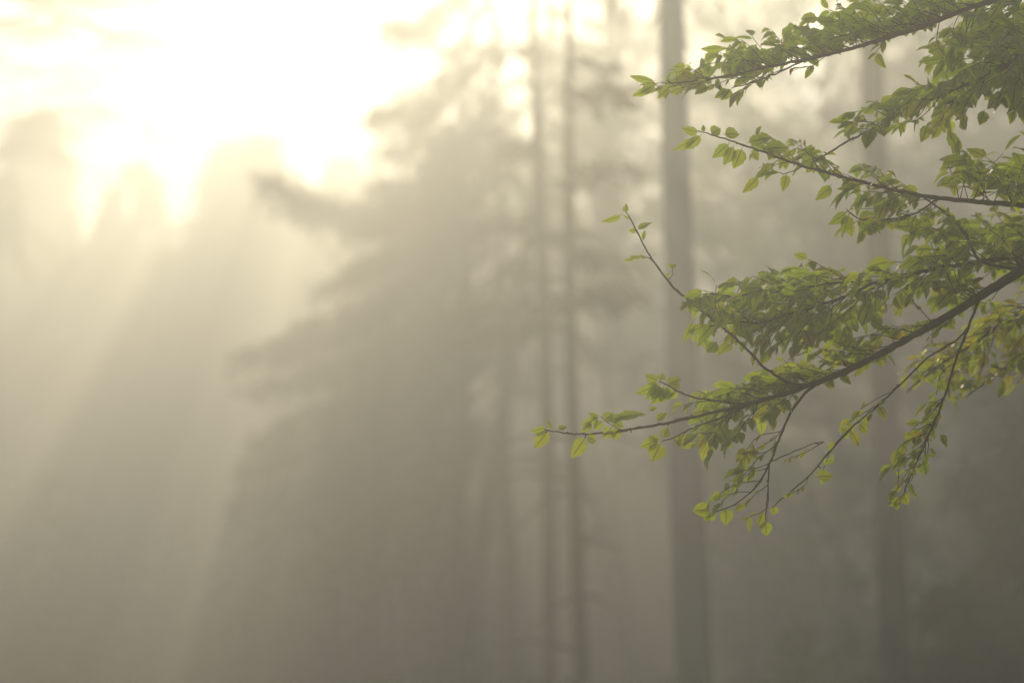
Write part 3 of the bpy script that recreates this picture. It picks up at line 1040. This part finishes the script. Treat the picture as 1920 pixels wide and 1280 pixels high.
# crooked shoot from the limb up to the middle branch
b2a = Branch([(1915, 505, 5.5, 3.2), (1880, 501, 5.48, 3.0), (1837, 488, 5.46, 2.9), (1822, 462, 5.44, 2.7), (1810, 440, 5.43, 2.5), (1795, 421, 5.42, 2.2), (1775, 400, 5.42, 2.0), (1740, 376, 5.42, 1.5), (1722, 366, 5.42, 0.9)])
fill(b2a, [(1690, 400), (1760, 385), (1860, 400), (1920, 395), (1920, 460), (1860, 470), (1800, 440), (1740, 450), (1700, 440)], 1.7, tint0=0.5, dD=0.5)
finish(b2a)

# middle branch
b2 = Branch([join(3.42, 11), (2150, 396, 5.7, 7.5), (2000, 388, 5.55, 6.2), (1920, 384, 5.5, 5.4), (1850, 380, 5.46, 4.7), (1780, 373, 5.44, 4.1), (1720, 365, 5.42, 3.6), (1660, 352, 5.41, 3.2), (1600, 337, 5.4, 2.9),
             (1540, 321, 5.4, 2.5), (1480, 303, 5.4, 2.2), (1420, 281, 5.39, 1.8), (1370, 264, 5.38, 1.5), (1330, 252, 5.38, 1.2), (1308, 245, 5.38, 0.8)])
fill(b2, [(1990, 300), (2100, 290), (2280, 310), (2330, 400), (2200, 450), (2050, 430), (1990, 410)], 0.8, dD=0.5)
b2b = Branch([(1760, 372, 5.43, 1.9), (1725, 396, 5.42, 1.7), (1702, 405, 5.41, 1.6), (1665, 411, 5.4, 1.5), (1640, 414, 5.4, 1.4), (1607, 409, 5.4, 1.2), (1587, 392, 5.4, 0.8)])
fill(b2, [(1395, 258), (1460, 252), (1560, 282), (1560, 308), (1480, 292), (1400, 268)], 1.3, size=0.95, minlen=14, front=0.1)
fill(b2, [(1350, 285), (1380, 280), (1480, 312), (1520, 325), (1480, 330), (1400, 310)], 0.8, size=0.9, minlen=14)
fill(b2, [(1500, 300), (1560, 285), (1640, 300), (1690, 330), (1700, 355), (1600, 332), (1520, 312)], 1.0, size=0.95)
fill(b2, [(1740, 365), (1760, 310), (1800, 285), (1860, 290), (1930, 280), (1990, 285), (1990, 375), (1850, 375)], 1.35, pull=(-0.3, -0.8), size=1.1, droop=0.8)
fill(b2, [(1545, 345), (1620, 345), (1720, 372), (1760, 390), (1700, 400), (1640, 390), (1570, 380)], 1.2, size=1.0)
fill(b2, [(1560, 395), (1600, 380), (1690, 400), (1720, 400), (1680, 430), (1600, 440), (1565, 420)], 1.0, parents=[b2b], size=0.95)
fill(b2, [(1400, 340), (1440, 330), (1500, 320), (1500, 335), (1440, 345)], 0.6, size=0.7)
for (b, t, wd, roll, tint) in [((1312, 248), (1276, 242), 15, 0.7, 0.55), ((1316, 252), (1282, 284), 19, 0.4, 0.5), ((1306, 256), (1262, 286), 14, 0.7, 0.7), ((1320, 248), (1318, 234), 8, 0.5, 0.4),
                               ((1332, 252), (1352, 240), 22, 0.4, 0.4), ((1356, 252), (1388, 250), 22, 0.6, 0.5), ((1368, 268), (1336, 298), 22, 0.4, 0.45), ((1376, 272), (1358, 312), 22, 0.4, 0.4),
                               ((1392, 276), (1376, 318), 28, 0.2, 0.6), ((1400, 268), (1440, 258), 18, 0.6, 0.5), ((1408, 284), (1424, 300), 16, 0.5, 0.4), ((1430, 280), (1482, 274), 26, 0.5, 0.5),
                               ((1420, 262), (1450, 256), 22, 0.6, 0.45), ((1450, 296), (1440, 276), 14, 0.4, 0.4), ((1424, 330), (1392, 364), 20, 0.3, 0.75), ((1446, 306), (1430, 322), 14, 0.4, 0.7),
                               ((1502, 306), (1526, 296), 22, 0.4, 0.4), ((1560, 345), (1530, 378), 22, 0.4, 0.5), ((1590, 396), (1554, 424), 22, 0.4, 0.4), ((1592, 400), (1582, 440), 24, 0.4, 0.35)]:
    hero(b2, b, t, wd, roll=roll, tint=tint, D=5.39)
make_twig(b2, (1480, 303, 5.4), (1426, 331, 5.39), leaves=False, sag=0.1)
make_twig(b2, (1800, 374, 5.44), (1797, 283, 5.42), leaves=True, size=1.25, droop=0.4, spacing=22)
ob = finish(b2)
b2b.wood.build('twig', M_TWIG, ob)

# top branch
b1 = Branch([join(4.3, 11), (2200, -140, 5.8, 8), (1990, -35, 5.6, 6.2), (1860, 2, 5.52, 5.4), (1800, 22, 5.5, 5.0), (1730, 50, 5.48, 4.5), (1660, 72, 5.46, 4.0), (1600, 90, 5.45, 3.6), (1540, 105, 5.44, 3.2), (1480, 118, 5.43, 2.8),
             (1420, 130, 5.43, 2.4), (1370, 141, 5.43, 2.0), (1320, 150, 5.43, 1.6), (1270, 156, 5.43, 1.2), (1232, 156, 5.43, 0.7)])
fill(b1, [(1990, -60), (2120, -140), (2280, -210), (2330, -170), (2200, -90), (2050, -20), (1990, 0)], 0.9, dD=0.5)
b1b = Branch([(1600, 92, 5.46, 1.9), (1508, 114, 5.48, 1.7), (1468, 133, 5.48, 1.6), (1425, 149, 5.48, 1.4), (1399, 158, 5.48, 1.2), (1372, 165, 5.48, 0.8)])
fill(b1, [(1315, 95), (1345, 84), (1420, 68), (1470, 40), (1520, 20), (1560, -5), (1700, -30), (1880, -40), (1840, 0), (1760, 28), (1660, 55), (1560, 82), (1480, 100), (1400, 122), (1340, 135), (1310, 115)], 1.8, tint0=0.42, front=0.0)
fill(b1, [(1225, 165), (1240, 135), (1310, 120), (1330, 140), (1310, 165), (1260, 170)], 2.6, size=0.8, tint0=0.65, minlen=12)
fill(b1, [(1330, 160), (1400, 140), (1480, 122), (1500, 125), (1440, 160), (1360, 180)], 0.8, parents=[b1b], size=0.8, tint0=0.65)
fill(b1, [(1590, 100), (1660, 85), (1690, 80), (1650, 120), (1610, 125)], 0.7, size=0.9, tint0=0.45)
for (b, t, wd, roll, tint) in [((1228, 160), (1184, 184), 16, 0.5, 0.6), ((1230, 156), (1200, 176), 20, 0.4, 0.5), ((1230, 152), (1178, 146), 12, 0.8, 0.6), ((1360, 88), (1312, 96), 12, 0.8, 0.5),
                               ((1366, 166), (1340, 186), 18, 0.4, 0.7), ((1372, 166), (1352, 190), 18, 0.4, 0.6)]:
    hero(b1, b, t, wd, roll=roll, tint=tint, D=5.43)
ob = finish(b1)
b1b.wood.build('twig', M_TWIG, ob)

# upper right spray
b4 = Branch([join(4.02, 9), (2150, -10, 5.6, 6), (2000, 68, 5.45, 4.2), (1912, 106, 5.4, 3.4), (1859, 135, 5.38, 3.0), (1792, 167, 5.36, 2.6), (1726, 196, 5.34, 2.3), (1646, 236, 5.32, 2.0), (1593, 263, 5.3, 1.7), (1540, 295, 5.3, 1.2), (1520, 305, 5.3, 0.7)])
fill(b4, [(1990, -10), (2120, -70), (2280, -110), (2330, -40), (2200, 40), (2050, 120), (1990, 170)], 0.9, dD=0.5)
b4b = Branch([(1920, 102, 5.45, 2.4), (1850, 150, 5.5, 2.0), (1810, 176, 5.5, 1.7), (1760, 205, 5.5, 1.2)])
fill(b4, [(1575, 235), (1590, 205), (1640, 188), (1720, 150), (1760, 175), (1700, 210), (1640, 240), (1600, 255)], 1.9, tint0=0.45)
fill(b4, [(1700, 190), (1760, 130), (1830, 110), (1920, 60), (1990, 30), (1990, 130), (1900, 150), (1800, 180)], 2.2, tint0=0.4, dD=0.5)
fill(b4, [(1730, 115), (1800, 70), (1840, 15), (1920, -10), (1990, -10), (1990, 60), (1900, 80), (1820, 110), (1770, 125)], 2.2, tint0=0.35, dD=0.4, parents=[b4, b1])
fill(b4, [(1700, 220), (1780, 190), (1880, 150), (1990, 110), (1990, 200), (1900, 210), (1830, 200), (1760, 235), (1720, 255)], 1.4, parents=[b4, b4b], tint0=0.5, dD=0.4)
for (b, t, wd, roll, tint) in [((1602, 210), (1562, 232), 16, 0.6, 0.5), ((1606, 226), (1584, 258), 22, 0.4, 0.4), ((1770, 108), (1722, 120), 16, 0.7, 0.4), ((1762, 90), (1740, 100), 14, 0.7, 0.4),
                               ((1740, 232), (1728, 268), 22, 0.3, 0.5), ((1760, 236), (1748, 262), 20, 0.4, 0.6), ((1800, 228), (1812, 244), 18, 0.3, 0.8), ((1846, 205), (1838, 236), 22, 0.4, 0.5), ((1920, 150), (1908, 188), 26, 0.3, 0.6), ((1906, 155), (1880, 180), 24, 0.3, 0.6)]:
    hero(b4, b, t, wd, roll=roll, tint=tint, D=5.38)
ob = finish(b4)
b4b.wood.build('twig', M_TWIG, ob)

# hanging shoots below the limb
h1 = Branch([(1600, 690, 5.42, 3.2), (1560, 704, 5.41, 3.0), (1525, 724, 5.4, 2.7), (1500, 748, 5.4, 2.5), (1482, 775, 5.4, 2.3), (1467, 808, 5.4, 2.2), (1452, 845, 5.39, 2.1), (1441, 872, 5.39, 1.9), (1425, 903, 5.38, 1.5), (1400, 929, 5.38, 1.3), (1370, 949, 5.38, 1.1), (1335, 962, 5.38, 0.7)])
h1b = Branch([(1442, 868, 5.39, 1.6), (1441, 905, 5.38, 1.4), (1438, 940, 5.38, 1.2), (1436, 976, 5.38, 0.8)])
h1c = Branch([(1446, 864, 5.39, 1.2), (1479, 851, 5.4, 1.0), (1524, 832, 5.41, 0.8), (1545, 828, 5.41, 0.6)])
fill(h1, [(1310, 955), (1350, 920), (1380, 880), (1400, 845), (1425, 838), (1435, 865), (1400, 905), (1360, 945), (1330, 970)], 1.6, size=0.8, tint0=0.65, dD=0.15)
fill(h1, [(1395, 940), (1420, 920), (1440, 925), (1440, 960), (1410, 985), (1395, 970)], 0.9, parents=[h1b], size=0.7, tint0=0.6, dD=0.12)
fill(h1, [(1440, 880), (1480, 850), (1550, 825), (1560, 835), (1500, 858), (1460, 885)], 0.8, parents=[h1c], size=0.55, tint0=0.6, dD=0.1, minlen=12)
for (b, t, wd, roll, tint) in [((1362, 950), (1361, 986), 26, 0.2, 0.4), ((1436, 974), (1437, 1006), 23, 0.1, 0.6), ((1340, 962), (1296, 960), 14, 0.7, 0.7), ((1328, 940), (1300, 958), 16, 0.6, 0.75), ((1345, 962), (1318, 976), 14, 0.7, 0.5)]:
    hero(h1, b, t, wd, roll=roll, tint=tint, D=5.38)
ob = finish(h1)
h1b.wood.build('twig', M_TWIG, ob)
h1c.wood.build('twig', M_TWIG, ob)

h2 = Branch([(1818, 610, 5.43, 2.0), (1800, 632, 5.46, 1.8), (1770, 652, 5.5, 1.7), (1735, 674, 5.52, 1.7), (1693, 716, 5.5, 1.7), (1637, 767, 5.48, 1.6), (1595, 803, 5.47, 1.7), (1552, 851, 5.46, 1.5), (1524, 885, 5.46, 1.3), (1496, 910, 5.45, 1.2), (1465, 935, 5.45, 1.0), (1446, 952, 5.45, 0.6)])
fill(h2, [(1545, 800), (1580, 770), (1620, 755), (1640, 770), (1600, 800), (1560, 820)], 1.1, size=0.75, tint0=0.6, minlen=15)
fill(h2, [(1445, 930), (1470, 905), (1520, 885), (1560, 870), (1530, 895), (1480, 930)], 1.0, size=0.65, tint0=0.55, minlen=12)
fill(h2, [(1640, 770), (1690, 740), (1720, 700), (1690, 720)], 0.9, size=0.75, tint0=0.7, minlen=12)
for (b, t, wd, roll, tint) in [((1530, 894), (1563, 890), 24, 0.3, 0.35), ((1596, 806), (1612, 838), 17, 0.3, 0.8), ((1610, 792), (1628, 812), 22, 0.3, 0.45), ((1450, 948), (1452, 966), 16, 0.4, 0.5)]:
    hero(h2, b, t, wd, roll=roll, tint=tint, D=5.46)
finish(h2)

h3 = Branch([(1880, 528, 5.5, 3.2), (1850, 545, 5.45, 2.9), (1836, 560, 5.42, 2.7), (1825, 590, 5.42, 2.5), (1810, 630, 5.42, 2.3), (1797, 660, 5.42, 2.2), (1777, 725, 5.42, 2.0), (1758, 778, 5.42, 1.9), (1735, 831, 5.42, 1.7), (1710, 885, 5.42, 1.4), (1685, 947, 5.42, 0.8)])
fill(h3, [(1755, 700), (1775, 740), (1745, 810), (1715, 880), (1695, 945), (1665, 935), (1660, 880), (1690, 830), (1720, 770)], 1.7, size=0.75, tint0=0.62, pull=(-0.5, 0.6), minlen=14, dD=0.2)
fill(h3, [(1750, 795), (1770, 805), (1775, 825), (1745, 840)], 0.9, size=0.8, tint0=0.5, minlen=12, pull=(0.7, 0.3))
for (b, t, wd, roll, tint) in [((1690, 925), (1704, 945), 22, 0.3, 0.5), ((1688, 930), (1668, 950), 18, 0.5, 0.6), ((1762, 812), (1778, 838), 14, 0.5, 0.5), ((1676, 940), (1686, 955), 14, 0.4, 0.6)]:
    hero(h3, b, t, wd, roll=roll, tint=tint, D=5.42)
finish(h3)

# yellower spray a little farther away, out of focus
h4 = Branch([(2085, 399, 5.7, 5), (2050, 475, 5.85, 4.2), (2000, 540, 5.95, 3.5), (1920, 580, 6.0, 3.0), (1860, 620, 6.0, 2.6), (1800, 660, 6.05, 2.2), (1740, 700, 6.05, 1.7), (1700, 735, 6.05, 1.0)])
h4b = Branch([(2005, 536, 5.94, 2.6), (1975, 620, 6.05, 2.3), (1930, 665, 6.1, 2.0), (1870, 700, 6.1, 1.6), (1810, 745, 6.1, 0.9)])
fill(h4, [(1690, 700), (1740, 640), (1800, 600), (1860, 560), (1930, 540), (1990, 540), (1990, 640), (1860, 690), (1780, 730), (1720, 740)], 1.5, size=0.85, tint0=0.78, dD=0.5, minlen=20, droop=0.6)
fill(h4, [(1780, 740), (1830, 690), (1900, 660), (1990, 640), (1990, 720), (1900, 730), (1830, 770)], 0.9, size=0.85, tint0=0.72, dD=0.5, minlen=14, droop=0.6, parents=[h4b])
ob = finish(h4)
h4b.wood.build('twig', M_TWIG, ob)

# the crown of the near beech, above and beside the picture
wood, leaf = tm, MB()
blobs = []
while len(blobs) < 9:
    q = np.array([TX, TY, 7.0]) + rng.normal(size=3) * np.array([1.7, 1.7, 2.1])
    rel = q - CAM
    D = rel @ FWD
    if D > 0.3:
        x = 960 + F * (rel @ RIGHT) / D; y = 640 - F * (rel @ UP) / D
        mg = 0.75 * F / D
        if -mg < x < 1920 + mg and -mg < y < 1280 + mg:
            continue
    if q[1] < 3.2 or not (D > 0.3 and x > 1990 and q[0] > 1.5) or q[2] < 3.2:
        continue
    blobs.append((q, 0.55 * (0.8 + 0.5 * rng.random())))
blob_crown(wood, leaf, tp[tp[:, 2] > 2.5], blobs, 240, 0.55, 0.06, 0.4)
leaf.build('crown', M_LEAF, BEECH)
tm.build('trunk', M_BARK, BEECH)

# ------------------------------------------------------------------ render settings
scene.view_settings.view_transform = 'Standard'
scene.view_settings.look = 'None'
scene.view_settings.exposure = EXPOSURE
scene.view_settings.gamma = 1.0
cy = scene.cycles
cy.use_denoising = True
cy.max_bounces = 10
cy.diffuse_bounces = 6
cy.glossy_bounces = 2
cy.transmission_bounces = 6
cy.volume_bounces = 0
cy.transparent_max_bounces = 4
cy.sample_clamp_indirect = 8.0
cy.caustics_reflective = False
cy.caustics_refractive = False
